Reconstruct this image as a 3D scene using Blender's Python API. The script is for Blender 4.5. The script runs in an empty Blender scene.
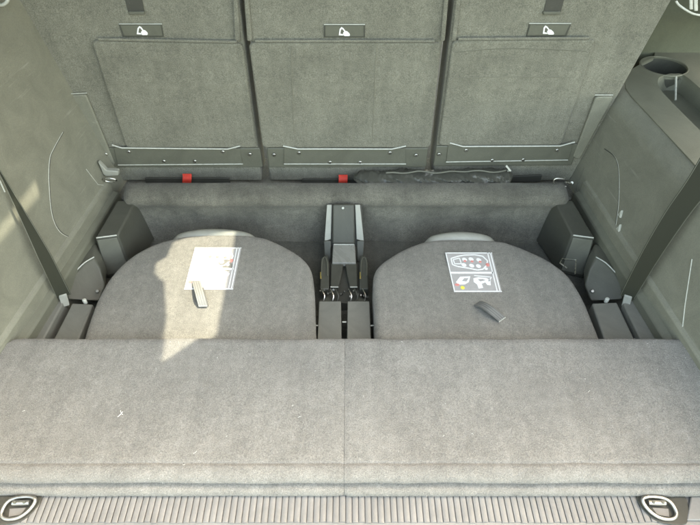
import bpy, bmesh, math, random
from mathutils import Vector, Matrix, noise as mnoise
random.seed(7)
R = math.radians
S = bpy.context.scene
COL = S.collection

# ------------------------------------------------------------------ camera
F = 529.0                      # focal length in photo pixels (700 wide)
PITCH = R(46.0)
CAM = Vector((0.0085, -0.323, 0.760))
cd = bpy.data.cameras.new('camera'); co = bpy.data.objects.new('camera', cd); COL.objects.link(co)
cd.sensor_width = 36.0; cd.lens = F / 700 * 36.0; cd.clip_start = 0.01; cd.clip_end = 500
co.location = CAM; co.rotation_euler = (R(90) - PITCH, 0, 0)
S.camera = co

# ------------------------------------------------------------------ sky, sun, exposure
TO_SUN = Vector((0.43, 0.20, 0.88)).normalized()
w = bpy.data.worlds.new('World'); S.world = w; w.use_nodes = True
nt = w.node_tree; bg = nt.nodes['Background']
sky = nt.nodes.new('ShaderNodeTexSky'); sky.sky_type = 'NISHITA'; sky.sun_disc = False
sky.sun_elevation = math.asin(TO_SUN.z); sky.sun_rotation = math.atan2(TO_SUN.x, TO_SUN.y)
sky.dust_density = 2.6; sky.air_density = 1.0; sky.ozone_density = 0.6
nt.links.new(sky.outputs[0], bg.inputs[0]); bg.inputs[1].default_value = 0.15
sd = bpy.data.lights.new('sun', 'SUN'); sd.energy = 2.2; sd.angle = R(0.5); sd.color = (1, 0.98, 0.95)
so = bpy.data.objects.new('sun', sd); COL.objects.link(so); so.location = TO_SUN * 5
so.rotation_euler = TO_SUN.to_track_quat('Z', 'Y').to_euler()
vs = S.view_settings
S.display_settings.display_device = 'sRGB'
vs.view_transform = 'Standard'; vs.look = 'None'; vs.gamma = 1.0; vs.use_curve_mapping = False
vs.exposure = 3.28
try:
    vs.use_white_balance = True; vs.white_balance_temperature = 9500; vs.white_balance_tint = 3
except Exception: pass
S.render.engine = 'CYCLES'
S.cycles.use_denoising = True
S.cycles.max_bounces = 8; S.cycles.diffuse_bounces = 5; S.cycles.glossy_bounces = 3
S.cycles.sample_clamp_indirect = 6

# ------------------------------------------------------------------ measuring helpers (a sight line met with a real plane)
fw = Vector((0, math.cos(PITCH), -math.sin(PITCH))); up = Vector((0, math.sin(PITCH), math.cos(PITCH)))
def ray(px, py): return fw + Vector((1, 0, 0)) * ((px - 350) / F) + up * ((262.5 - py) / F)
def hit(px, py, p0, n):
    d = ray(px, py); n = Vector(n)
    return CAM + d * ((Vector(p0) - CAM).dot(n) / d.dot(n))
def uz(px, py, z): return hit(px, py, (0, 0, z), (0, 0, 1))
def uy(px, py, y): return hit(px, py, (0, y, 0), (0, 1, 0))
WA, WT, WY = 0.546, 0.13, 0.094                      # side walls: half width at the back, outward lean, widening
def wallx(y, z): return WA + WT * z + WY * (0.70 - y)
def uw(px, py, s, off=0.0):                          # s = -1 left wall, +1 right wall; off = towards the middle
    n = Vector((s, WY, -WT)); p0 = Vector((s * wallx(0.7, 0), 0.7, 0)) - Vector((s * off, 0, 0))
    if s < 0: n = Vector((1, -WY, WT)); n = Vector((-1, WY, -WT))
    return hit(px, py, p0, n)
SA = R(2.0); SY = 0.712
SN = Vector((0, -math.cos(SA), -math.sin(SA)))       # face of the upright seat backs
def us(px, py, off=0.0): return hit(px, py, Vector((0, SY, 0)) + SN * off, SN)

# ------------------------------------------------------------------ materials
def newmat(name):
    m = bpy.data.materials.new(name); m.use_nodes = True
    return m, m.node_tree, m.node_tree.nodes['Principled BSDF']
def nd(t, typ, **kw):
    n = t.nodes.new(typ)
    for k, v in kw.items():
        if k in n.inputs: n.inputs[k].default_value = v
        else: setattr(n, k, v)
    return n
def ramp(t, src, pts):
    r = t.nodes.new('ShaderNodeValToRGB'); e = r.color_ramp.elements
    while len(e) < len(pts): e.new(0.5)
    for el, (p, c) in zip(e, pts):
        el.position = p; el.color = (c, c, c, 1) if not hasattr(c, '__len__') else (*c, 1)
    t.links.new(src, r.inputs[0]); return r.outputs[0]
def mul(t, a, b, typ='MULTIPLY', fac=1.0):
    m = t.nodes.new('ShaderNodeMix'); m.data_type = 'RGBA'; m.blend_type = typ
    m.inputs[0].default_value = fac
    t.links.new(a, m.inputs[6]); t.links.new(b, m.inputs[7]); return m.outputs[2]
def carpet(name, col, fine=620.0, lint=0.5, mott=0.16, bump=0.55):
    m, t, b = newmat(name); tc = nd(t, 'ShaderNodeTexCoord').outputs['Object']
    def nz(scale, det=2.0, rough=0.6, dist=0.0):
        n = nd(t, 'ShaderNodeTexNoise', Scale=scale, Detail=det, Roughness=rough, Distortion=dist)
        t.links.new(tc, n.inputs['Vector']); return n.outputs[0]
    f = nz(fine, 3.0, 0.75); mid = nz(85.0, 3.0, 0.65); lg = nz(9.0, 3.0, 0.6, 0.4)
    rgb = nd(t, 'ShaderNodeRGB'); rgb.outputs[0].default_value = (*col, 1)
    c = mul(t, rgb.outputs[0], ramp(t, f, [(0.30, 0.60), (0.70, 1.42)]))
    c = mul(t, c, ramp(t, mid, [(0.3, 0.88), (0.72, 1.12)]))
    c = mul(t, c, ramp(t, lg, [(0.3, 1 - mott), (0.7, 1 + mott)]))
    mpd = nd(t, 'ShaderNodeMapping'); mpd.inputs['Scale'].default_value = (34, 5, 5); mpd.inputs['Rotation'].default_value = (0, 0, R(7))
    t.links.new(tc, mpd.inputs[0])
    bn = nd(t, 'ShaderNodeTexNoise', Scale=1.0, Detail=5.0, Roughness=0.7, Distortion=0.3); t.links.new(mpd.outputs[0], bn.inputs['Vector'])
    c = mul(t, c, ramp(t, bn.outputs[0], [(0.34, 0.91), (0.68, 1.10)]))
    if lint:
        st = nd(t, 'ShaderNodeMapping'); st.inputs['Scale'].default_value = (1, 1.0, 1.0)
        t.links.new(tc, st.inputs[0])
        v = nd(t, 'ShaderNodeTexNoise', Scale=210.0, Detail=4.0, Roughness=0.7, Distortion=1.5)
        t.links.new(st.outputs[0], v.inputs['Vector'])
        k = ramp(t, v.outputs[0], [(0.70, 0.0), (0.76, lint)])
        mx = t.nodes.new('ShaderNodeMix'); mx.data_type = 'RGBA'
        t.links.new(k, mx.inputs[0]); t.links.new(c, mx.inputs[6]); mx.inputs[7].default_value = (0.5, 0.49, 0.46, 1)
        c = mx.outputs[2]
    t.links.new(c, b.inputs['Base Color'])
    b.inputs['Roughness'].default_value = 0.95
    b.inputs['Specular IOR Level'].default_value = 0.12
    b.inputs['Sheen Weight'].default_value = 0.12; b.inputs['Sheen Roughness'].default_value = 0.6
    b1 = nd(t, 'ShaderNodeBump', Strength=bump, Distance=0.0016); t.links.new(f, b1.inputs['Height'])
    b2 = nd(t, 'ShaderNodeBump', Strength=0.35, Distance=0.004); t.links.new(mid, b2.inputs['Height'])
    t.links.new(b1.outputs[0], b2.inputs['Normal']); t.links.new(b2.outputs[0], b.inputs['Normal'])
    return m
def plastic(name, col, rough=0.5, grain=0.18, dust=0.25, spec=0.5, dustcol=(0.36, 0.36, 0.31), scuff=0.0):
    m, t, b = newmat(name); tc = nd(t, 'ShaderNodeTexCoord').outputs['Object']
    def nz(scale, det, dist=0.0, rg=0.6):
        n = nd(t, 'ShaderNodeTexNoise', Scale=scale, Detail=det, Distortion=dist, Roughness=rg)
        t.links.new(tc, n.inputs['Vector']); return n.outputs[0]
    rgb = nd(t, 'ShaderNodeRGB'); rgb.outputs[0].default_value = (*col, 1)
    sm = nz(14, 5, 1.0, 0.7); gr = nz(900, 1)
    c = mul(t, rgb.outputs[0], ramp(t, sm, [(0.3, 0.86), (0.7, 1.14)]))
    c = mul(t, c, ramp(t, nz(520, 2, 0.0, 0.7), [(0.3, 1 - grain * 0.2), (0.7, 1 + grain * 0.2)]))
    sp = nz(330, 3, 0.6, 0.7)
    k = ramp(t, sp, [(0.66, 0.0), (0.76, dust)])
    mx = t.nodes.new('ShaderNodeMix'); mx.data_type = 'RGBA'
    t.links.new(k, mx.inputs[0]); t.links.new(c, mx.inputs[6]); mx.inputs[7].default_value = (*dustcol, 1)
    out = mx.outputs[2]
    if scuff:
        mp = nd(t, 'ShaderNodeMapping'); mp.inputs['Rotation'].default_value = (R(35), 0, 0); mp.inputs['Scale'].default_value = (60, 7, 160)
        t.links.new(tc, mp.inputs[0])
        sn = nd(t, 'ShaderNodeTexNoise', Scale=1.0, Detail=4.0, Roughness=0.65); t.links.new(mp.outputs[0], sn.inputs['Vector'])
        pk = nd(t, 'ShaderNodeTexNoise', Scale=7.0, Detail=2.0); t.links.new(tc, pk.inputs['Vector'])
        k2 = mul(t, ramp(t, sn.outputs[0], [(0.60, 0.0), (0.72, scuff)]), ramp(t, pk.outputs[0], [(0.45, 0.0), (0.62, 1.0)]))
        m2 = t.nodes.new('ShaderNodeMix'); m2.data_type = 'RGBA'; m2.inputs[7].default_value = (*dustcol, 1)
        t.links.new(k2, m2.inputs[0]); t.links.new(out, m2.inputs[6]); out = m2.outputs[2]
    t.links.new(out, b.inputs['Base Color'])
    t.links.new(ramp(t, sm, [(0.3, max(0.05, rough - 0.02)), (0.7, min(1, rough + 0.06))]), b.inputs['Roughness'])
    b.inputs['Specular IOR Level'].default_value = spec
    bp = nd(t, 'ShaderNodeBump', Strength=grain, Distance=0.0008); t.links.new(gr, bp.inputs['Height'])
    t.links.new(bp.outputs[0], b.inputs['Normal'])
    return m
def simple(name, col, rough=0.5, metal=0.0, wear=0.12):
    m, t, b = newmat(name); tc = nd(t, 'ShaderNodeTexCoord').outputs['Object']
    n = nd(t, 'ShaderNodeTexNoise', Scale=160.0, Detail=4.0, Roughness=0.7); t.links.new(tc, n.inputs['Vector'])
    rgb = nd(t, 'ShaderNodeRGB'); rgb.outputs[0].default_value = (*col, 1)
    t.links.new(mul(t, rgb.outputs[0], ramp(t, n.outputs[0], [(0.3, 1 - wear), (0.7, 1 + wear)])), b.inputs['Base Color'])
    t.links.new(ramp(t, n.outputs[0], [(0.3, max(rough - 0.08, 0.03)), (0.7, min(rough + 0.1, 1))]), b.inputs['Roughness'])
    b.inputs['Metallic'].default_value = metal
    return m
def webbing(name, col):
    m, t, b = newmat(name); tc = nd(t, 'ShaderNodeTexCoord').outputs['UV']
    wv = nd(t, 'ShaderNodeTexWave', Scale=6.0, Distortion=0.3); wv.bands_direction = 'Y'
    mp = nd(t, 'ShaderNodeMapping'); mp.inputs['Scale'].default_value = (8, 60, 1)
    t.links.new(tc, mp.inputs[0]); t.links.new(mp.outputs[0], wv.inputs['Vector'])
    rgb = nd(t, 'ShaderNodeRGB'); rgb.outputs[0].default_value = (*col, 1)
    t.links.new(mul(t, rgb.outputs[0], ramp(t, wv.outputs[0], [(0.0, 0.8), (1.0, 1.2)])), b.inputs['Base Color'])
    bp = nd(t, 'ShaderNodeBump', Strength=0.4, Distance=0.001); t.links.new(wv.outputs[0], bp.inputs['Height'])
    t.links.new(bp.outputs[0], b.inputs['Normal'])
    b.inputs['Roughness'].default_value = 0.75; b.inputs['Specular IOR Level'].default_value = 0.15
    return m

M = {}
M['panel'] = carpet('panel_carpet', (0.225, 0.217, 0.197), lint=0.35, mott=0.10)
M['seat'] = carpet('folded_seat_carpet', (0.215, 0.206, 0.180), fine=700, lint=0.2, mott=0.10)
M['back'] = carpet('seat_back_carpet', (0.174, 0.169, 0.134), fine=560, lint=0.3, mott=0.12, bump=0.4)
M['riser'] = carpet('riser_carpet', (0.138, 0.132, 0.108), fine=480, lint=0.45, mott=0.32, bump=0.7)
M['well'] = carpet('well_carpet', (0.085, 0.084, 0.07), lint=0.3)
M['wall'] = plastic('side_trim_plastic', (0.192, 0.189, 0.148), 0.62, 0.5, 0.3, scuff=0.5)
M['wall2'] = plastic('side_trim_plastic_dark', (0.138, 0.138, 0.104), 0.55, 0.3, 0.2)
M['pillar'] = plastic('pillar_trim_plastic', (0.105, 0.112, 0.076), 0.6, 0.4, 0.2)
M['plate'] = plastic('hinge_plate_plastic', (0.115, 0.116, 0.09), 0.48, 0.25, 0.3)
M['black'] = plastic('black_plastic', (0.068, 0.069, 0.056), 0.42, 0.2, 0.3)
M['blackgloss'] = plastic('black_cover_plastic', (0.070, 0.070, 0.057), 0.36, 0.12, 0.25, spec=0.3)
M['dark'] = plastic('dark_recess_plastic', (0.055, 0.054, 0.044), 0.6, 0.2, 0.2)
M['lowcover'] = plastic('low_cover_plastic', (0.10, 0.10, 0.08), 0.4, 0.2, 0.3)
M['centre'] = plastic('cover_plate_plastic', (0.165, 0.164, 0.142), 0.5, 0.2, 0.2)
M['midgrey'] = plastic('lighter_cover_plastic', (0.135, 0.135, 0.11), 0.36, 0.12, 0.25)
M['stepgrey'] = plastic('glossy_grey_plastic', (0.21, 0.21, 0.185), 0.26, 0.05, 0.2)
M['grey'] = plastic('grey_plastic', (0.30, 0.30, 0.26), 0.38, 0.1, 0.2)
M['sill'] = plastic('sill_plastic', (0.215, 0.211, 0.202), 0.42, 0.15, 0.15, dustcol=(0.5, 0.48, 0.44))
M['bumper'] = simple('bumper_paint', (0.74, 0.73, 0.70), 0.25)
M['steel'] = simple('steel', (0.62, 0.61, 0.57), 0.28, 1.0)
M['ringsteel'] = simple('dull_steel', (0.42, 0.415, 0.39), 0.38, 1.0)
M['bright'] = simple('pale_plastic_and_highlight', (0.46, 0.465, 0.41), 0.3, 0.0)  # pale plastic parts; also painted highlights along seams and edges
M['brass'] = simple('brass_fitting', (0.55, 0.42, 0.16), 0.35, 0.8)
M['red'] = simple('red_webbing', (0.72, 0.055, 0.035), 0.6)
M['white'] = simple('white_print', (0.85, 0.85, 0.83), 0.6, 0.0, 0.04)
M['sticker'] = simple('sticker_grey', (0.42, 0.40, 0.385), 0.5, 0.0, 0.06)
M['redprint'] = simple('red_print', (0.72, 0.27, 0.24), 0.6)
M['yellowprint'] = simple('yellow_print', (0.80, 0.72, 0.12), 0.6)
M['tag'] = webbing('grey_tag_webbing', (0.17, 0.168, 0.155))
M['tagpale'] = webbing('pale_tag_webbing', (0.30, 0.298, 0.28))
M['belt'] = webbing('belt_webbing', (0.036, 0.037, 0.026))
M['bag'] = simple('bag_nylon', (0.075, 0.075, 0.062), 0.38)
M['headliner'] = carpet('headliner_felt', (0.42, 0.41, 0.38), lint=0)
M['lint'] = simple('white_lint', (0.75, 0.74, 0.7), 0.9)

# ------------------------------------------------------------------ object helpers
ORG = {}
def tag(o, label=None, cat=None, group=None, kind=None):
    if label: o['label'] = label
    if cat: o['category'] = cat
    if group: o['group'] = group
    if kind: o['kind'] = kind
    return o
def thing(name, loc, label, cat, group=None):
    o = bpy.data.objects.new(name, None); COL.objects.link(o); o.empty_display_size = 0.05
    o.location = loc; ORG[o.name] = Vector(loc)
    return tag(o, label, cat, group)
def mk(name, bm, mat, parent=None, smooth=True, bevel=0.0, seg=2, angle=35, sub=0):
    org = ORG[parent.name] if parent else Vector((0, 0, 0))
    bmesh.ops.remove_doubles(bm, verts=bm.verts, dist=1e-6)
    bmesh.ops.recalc_face_normals(bm, faces=bm.faces)
    for v in bm.verts: v.co -= org
    me = bpy.data.meshes.new(name); bm.to_mesh(me); bm.free()
    for p in me.polygons: p.use_smooth = smooth
    o = bpy.data.objects.new(name, me); COL.objects.link(o)
    me.materials.append(mat)
    if parent: o.parent = parent
    ORG[o.name] = org
    if bevel:
        md = o.modifiers.new('bevel', 'BEVEL'); md.width = bevel; md.segments = seg; md.limit_method = 'ANGLE'
        md.angle_limit = R(angle); md.harden_normals = False
    if sub:
        md = o.modifiers.new('subd', 'SUBSURF'); md.levels = sub; md.render_levels = sub
    if smooth and (bevel or not sub):
        try: me.set_sharp_from_angle(angle=R(50))
        except Exception: pass
    return o
def prism_bm(pts, off, bm=None):
    bm = bm or bmesh.new(); off = Vector(off)
    a = [bm.verts.new(p) for p in pts]; b = [bm.verts.new(Vector(p) + off) for p in pts]
    bm.faces.new(a); bm.faces.new(list(reversed(b)))
    n = len(a)
    for i in range(n): bm.faces.new((a[i], b[i], b[(i + 1) % n], a[(i + 1) % n]))
    return bm
def prism(name, pts, off, mat, parent=None, bevel=0.0, seg=2, **kw):
    return mk(name, prism_bm(pts, off), mat, parent, bevel=bevel, seg=seg, **kw)
def box_bm(c, s, bm=None):
    x, y, z = c; a, b, d = [q / 2 for q in s]
    return prism_bm([(x - a, y - b, z - d), (x + a, y - b, z - d), (x + a, y + b, z - d), (x - a, y + b, z - d)], (0, 0, s[2]), bm)
def box(name, c, s, mat, parent=None, bevel=0.002, **kw): return mk(name, box_bm(c, s), mat, parent, bevel=bevel, **kw)
def frame_at(d):
    d = d.normalized(); a = Vector((0, 0, 1)) if abs(d.z) < 0.9 else Vector((1, 0, 0))
    u = d.cross(a).normalized(); return u, d.cross(u).normalized()
def tube_bm(path, r, n=8, closed=False, bm=None, squash=1.0):
    bm = bm or bmesh.new(); path = [Vector(p) for p in path]; N = len(path); rings = []
    rr = r if hasattr(r, '__len__') else [r] * N
    d0 = path[1] - path[0]; u, v = frame_at(d0)
    for i, p in enumerate(path):
        if closed: d = path[(i + 1) % N] - path[i - 1]
        else: d = path[min(i + 1, N - 1)] - path[max(i - 1, 0)]
        d.normalize(); u = (u - d * u.dot(d)).normalized(); v = d.cross(u)
        rings.append([bm.verts.new(p + u * math.cos(2 * math.pi * k / n) * rr[i] + v * math.sin(2 * math.pi * k / n) * rr[i] * squash) for k in range(n)])
    m = N if closed else N - 1
    for i in range(m):
        A, B = rings[i], rings[(i + 1) % N]
        for k in range(n): bm.faces.new((A[k], A[(k + 1) % n], B[(k + 1) % n], B[k]))
    if not closed: bm.faces.new(list(reversed(rings[0]))); bm.faces.new(rings[-1])
    return bm
def tube(name, path, r, mat, parent=None, n=8, closed=False, **kw):
    return mk(name, tube_bm(path, r, n, closed), mat, parent, **kw)
def cr(pts, k=6, closed=False):                      # smooth curve through points
    P = [Vector(p) for p in pts]; N = len(P); out = []
    for i in range(N if closed else N - 1):
        p0, p1 = P[i - 1] if (closed or i) else P[0], P[i]
        p2 = P[(i + 1) % N]; p3 = P[(i + 2) % N] if (closed or i + 2 < N) else P[-1]
        for j in range(k):
            t = j / k
            out.append(0.5 * ((2 * p1) + (p2 - p0) * t + (2 * p0 - 5 * p1 + 4 * p2 - p3) * t * t + (3 * p1 - p0 - 3 * p2 + p3) * t ** 3))
    if not closed: out.append(P[-1])
    return out
def disc_bm(c, n, r, h, seg=14, bm=None):
    n = Vector(n).normalized(); u, v = frame_at(n)
    return prism_bm([Vector(c) + u * math.cos(2 * math.pi * k / seg) * r + v * math.sin(2 * math.pi * k / seg) * r for k in range(seg)], n * h, bm)
def ribbon_bm(path, wids, side, thick):
    """strap: centre line, width per point, side direction per point; UV along it"""
    bm = bmesh.new(); uvl = bm.loops.layers.uv.new('UVMap'); rows = []; L = 0; Ls = []
    P = [Vector(p) for p in path]
    for i, p in enumerate(P):
        if i: L += (p - P[i - 1]).length
        Ls.append(L)
        s = Vector(side[i]).normalized(); d = (P[min(i + 1, len(P) - 1)] - P[max(i - 1, 0)]).normalized()
        n = s.cross(d).normalized() * thick / 2; h = s * wids[i] / 2
        rows.append([bm.verts.new(p - h - n), bm.verts.new(p + h - n), bm.verts.new(p + h + n), bm.verts.new(p - h + n)])
    for i in range(len(P) - 1):
        for k in range(4):
            f = bm.faces.new((rows[i][k], rows[i][(k + 1) % 4], rows[i + 1][(k + 1) % 4], rows[i + 1][k]))
            uu = [0, 1, 1, 0] if k in (0, 2) else [0, 0, 0, 0]
            for lp, x, y in zip(f.loops, uu, [Ls[i], Ls[i], Ls[i + 1], Ls[i + 1]]): lp[uvl].uv = (x, y)
    bm.faces.new(rows[0]); bm.faces.new(list(reversed(rows[-1])))
    return bm
def inset2d(pts, d, c=None):                          # shrink a polygon towards its centre (plane polygons)
    c = c or sum((Vector(p) for p in pts), Vector()) / len(pts)
    return [Vector(p) + (c - Vector(p)).normalized() * d for p in pts]
def slab(name, pts, top_round, depth, mat, parent, crown=0.0, seg=4, wob=0.0, down=Vector((0, 0, -1))):
    """cushion-like slab: outline at the top, rounded upper rim, sides going down, top face as a fine grid fan"""
    bm = bmesh.new(); P = [Vector(p) for p in pts]; N = len(P)
    c = sum(P, Vector()) / N; rings = []
    def edge_in(i, d):
        t = (P[(i + 1) % N] - P[i - 1]).normalized(); q = t.cross(down).normalized()
        if q.dot(c - P[i]) < 0: q = -q
        return P[i] + q * d
    prof = [(0.0, depth)] + [(top_round * (1 - math.cos(a)), top_round * (1 - math.sin(a))) for a in [math.pi / 2 * k / seg for k in range(seg + 1)]]
    for ins, dp in prof: rings.append([edge_in(i, ins) + down * dp for i in range(N)])
    last = rings[-1]
    for f in (0.9, 0.75, 0.55, 0.35, 0.15):
        rings.append([c + (q - c) * f - down * crown * (1 - f * f) for q in last])
    V = []
    for k, rg in enumerate(rings):
        V.append([bm.verts.new(p + (down * -1) * (mnoise.noise(p * 14) * wob if k > 0 else 0)) for p in rg])
    for A, B in zip(V, V[1:]):
        for i in range(N): bm.faces.new((A[i], A[(i + 1) % N], B[(i + 1) % N], B[i]))
    bm.faces.new(V[-1])
    return mk(name, bm, mat, parent)

def pile_mat(name, col):
    m, t, b = newmat(name); g = nd(t, 'ShaderNodeNewGeometry')
    rgb = nd(t, 'ShaderNodeRGB'); rgb.outputs[0].default_value = (*col, 1)
    t.links.new(mul(t, rgb.outputs[0], ramp(t, g.outputs['Random Per Island'], [(0.0, 0.55), (0.93, 1.25), (0.985, 2.2)])), b.inputs['Base Color'])
    b.inputs['Roughness'].default_value = 0.9; b.inputs['Specular IOR Level'].default_value = 0.15
    return m
def pile(o, count, length, mat, keep=None):
    """loose fibres standing out of a carpet surface, one joined mesh under that part"""
    me = o.data; me.calc_loop_triangles(); V = [v.co.copy() for v in me.vertices]; tris = []; acc = []; tot = 0
    for lt in me.loop_triangles:
        a, b, c = (V[i] for i in lt.vertices); n = (b - a).cross(c - a); ar = n.length / 2
        if ar < 1e-10: continue
        n.normalize()
        if keep and not keep(n, (a + b + c) / 3 + ORG[o.name]): continue
        tot += ar; acc.append(tot); tris.append((a, b, c, n))
    import bisect
    rnd = random.Random(len(V)); vs_ = []; fs = []
    for k in range(count):
        a, b, c, n = tris[min(bisect.bisect(acc, rnd.random() * tot), len(tris) - 1)]
        r1, r2 = math.sqrt(rnd.random()), rnd.random()
        p = a * (1 - r1) + b * (r1 * (1 - r2)) + c * (r1 * r2)
        d = (n * rnd.uniform(0.25, 0.9) + Vector((rnd.uniform(-1, 1), rnd.uniform(-1, 1), rnd.uniform(-1, 1)))).normalized()
        if d.dot(n) < 0.1: d = (d + n * 0.5).normalized()
        L = length * rnd.uniform(0.5, 1.3); sd_ = d.cross(n)
        if sd_.length < 1e-4: continue
        sd_ = sd_.normalized() * 0.00022
        i = len(vs_); p = p - n * 0.0002
        vs_ += [p - sd_, p + sd_, p + d * L]; fs.append((i, i + 1, i + 2))
    m2 = bpy.data.meshes.new('carpet_pile'); m2.from_pydata(vs_, [], fs); m2.materials.append(mat)
    q = bpy.data.objects.new('carpet_pile', m2); COL.objects.link(q); q.parent = o; q['kind'] = 'stuff'; ORG[q.name] = ORG[o.name]
    return q
M['pile_pale'] = pile_mat('pale_carpet_fibre', (0.275, 0.265, 0.243))
M['pile_seat'] = pile_mat('seat_carpet_fibre', (0.245, 0.236, 0.207))
M['pile_dark'] = pile_mat('dark_carpet_fibre', (0.165, 0.158, 0.13))
M['pile_back'] = pile_mat('seat_back_fibre', (0.186, 0.180, 0.143))
# ------------------------------------------------------------------ unseen car shell, added to shade the boot; roof holes shape the sun patches
def plate_with_holes(name, outer, holes, z, th, mat):
    cu = bpy.data.curves.new(name, 'CURVE'); cu.dimensions = '2D'; cu.fill_mode = 'BOTH'; cu.extrude = th / 2
    for poly in [outer] + holes:
        sp = cu.splines.new('POLY'); sp.points.add(len(poly) - 1); sp.use_cyclic_u = True
        for q, p in zip(sp.points, poly): q.co = (p[0], p[1], 0, 1)
    tmp = bpy.data.objects.new(name + '_tmp', cu); COL.objects.link(tmp)
    dg = bpy.context.evaluated_depsgraph_get(); me = bpy.data.meshes.new_from_object(tmp.evaluated_get(dg))
    bpy.data.objects.remove(tmp)
    me.name = name; o = bpy.data.objects.new(name, me); COL.objects.link(o); o.location.z = z
    me.materials.clear(); me.materials.append(mat); return o
ROOF_Z = 1.02
def to_roof(p):
    q = Vector(p) + TO_SUN * ((ROOF_Z - p[2]) / TO_SUN.z); return (q.x, q.y)
ZS, ZP = -0.034, 0.0                                   # folded seat backs and load floor
seat_patch_hole = [to_roof(uz(x, y, ZS)) for x, y in [(171, 243), (188, 237), (238, 230), (228, 282), (218, 336)]] + \
           [to_roof(uz(158, 366, ZP))] + [to_roof(uz(x, y, ZS)) for x, y in [(163, 322), (161, 285), (152, 276), (153, 265), (164, 259)]]
wall_patch_hole = [to_roof(uw(x, y, -1)) for x, y in [(36, 174), (42, 198), (18, 226), (-12, 262), (-30, 262), (0, 220)]]  # roof holes traced back along the sun from the patches they let through
roof = plate_with_holes('sun_mask_roof', [(-0.85, 0.105), (1.45, 0.105), (1.45, 2.6), (-0.85, 2.6)], [seat_patch_hole, wall_patch_hole], ROOF_Z, 0.02, M['headliner'])
tag(roof, kind='structure')
gm, gt, gb = newmat('sun_dimmer_glass'); tr = gt.nodes.new('ShaderNodeBsdfTransparent'); tr.inputs[0].default_value = (0.40, 0.43, 0.49, 1)  # panes added in the roof holes to dim the sun
gl = gt.nodes.new('ShaderNodeBsdfGlossy'); gl.inputs['Roughness'].default_value = 0.05
ms = gt.nodes.new('ShaderNodeMixShader'); ms.inputs[0].default_value = 0.06
gt.links.new(tr.outputs[0], ms.inputs[1]); gt.links.new(gl.outputs[0], ms.inputs[2]); gt.links.new(ms.outputs[0], gt.nodes['Material Output'].inputs[0])
for gap in (seat_patch_hole, wall_patch_hole):
    bm = bmesh.new(); bm.faces.new([bm.verts.new((x, y, ROOF_Z - 0.004)) for x, y in gap])
    mk('sun_dimmer_pane', bm, gm, smooth=False).parent = roof
for c_ in roof.children: c_.location.z = -ROOF_Z
for s, nm in ((-1, 'wall_left'), (1, 'wall_right')):
    o = prism(nm, [(s * 0.84, 0.62, 0.30), (s * 0.84, 2.1, 0.30), (s * 0.84, 2.1, 1.0), (s * 0.84, 0.5, 1.0)], (s * 0.02, 0, 0), M['headliner'])
    tag(o, kind='structure')

# ------------------------------------------------------------------ floor of the boot
def grid_bm(x0, x1, y0, y1, zf, nx, ny, xs=None):
    bm = bmesh.new()
    V = [[bm.verts.new((x0 + (x1 - x0) * i / nx, y0 + (y1 - y0) * j / ny, zf(x0 + (x1 - x0) * i / nx, y0 + (y1 - y0) * j / ny))) for i in range(nx + 1)] for j in range(ny + 1)]
    for j in range(ny):
        for i in range(nx): bm.faces.new((V[j][i], V[j][i + 1], V[j + 1][i + 1], V[j + 1][i]))
    return bm
o = mk('boot_floor', grid_bm(-0.84, 0.84, -0.02, 2.10, lambda x, y: -0.125 + 0.002 * mnoise.noise(Vector((x * 9, y * 9, 0))), 60, 80), M['well']); tag(o, kind='structure')

# carpeted step in front of the upright seats
def riser():
    prof = [(0.602, -0.125), (0.604, -0.09), (0.605, -0.06), (0.604, -0.035), (0.602, -0.020), (0.598, -0.012), (0.594, -0.007), (0.5925, 0.000), (0.595, 0.009), (0.603, 0.015),
            (0.618, 0.019), (0.634, 0.020), (0.646, 0.018), (0.652, 0.008), (0.655, -0.02), (0.657, -0.06)]
    bm = bmesh.new(); nx = 150; x0, x1 = -0.505, 0.500; rows = []
    for i in range(nx + 1):
        x = x0 + (x1 - x0) * i / nx; e = max(0, (abs(x) - 0.485) / 0.02)
        row = []
        for j, (y, z) in enumerate(prof):
            q = Vector((x * 11, y * 11, z * 14)); d = mnoise.noise(q) * 0.004 + mnoise.noise(q * 4) * 0.0015
            # shallow pressed hollows either side
            for hx in (-0.36, 0.36):
                if -0.07 < z < -0.02: d -= 0.006 * math.exp(-((x - hx) / 0.012) ** 2)
            row.append(bm.verts.new((x, y - d + 0.02 * e * e, z + (d * 0.6 if j > 3 else 0) - 0.012 * e * e)))
        rows.append(row)
    for a, b in zip(rows, rows[1:]):
        for k in range(len(prof) - 1): bm.faces.new((a[k], a[k + 1], b[k + 1], b[k]))
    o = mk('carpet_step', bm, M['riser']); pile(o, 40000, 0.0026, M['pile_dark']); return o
o = riser(); tag(o, kind='structure')
# lower ledge under the upright seats
o = box('seat_ledge', (0, 0.74, -0.045), (1.16, 0.165, 0.02), M['riser'], bevel=0.004); tag(o, kind='structure')

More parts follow.
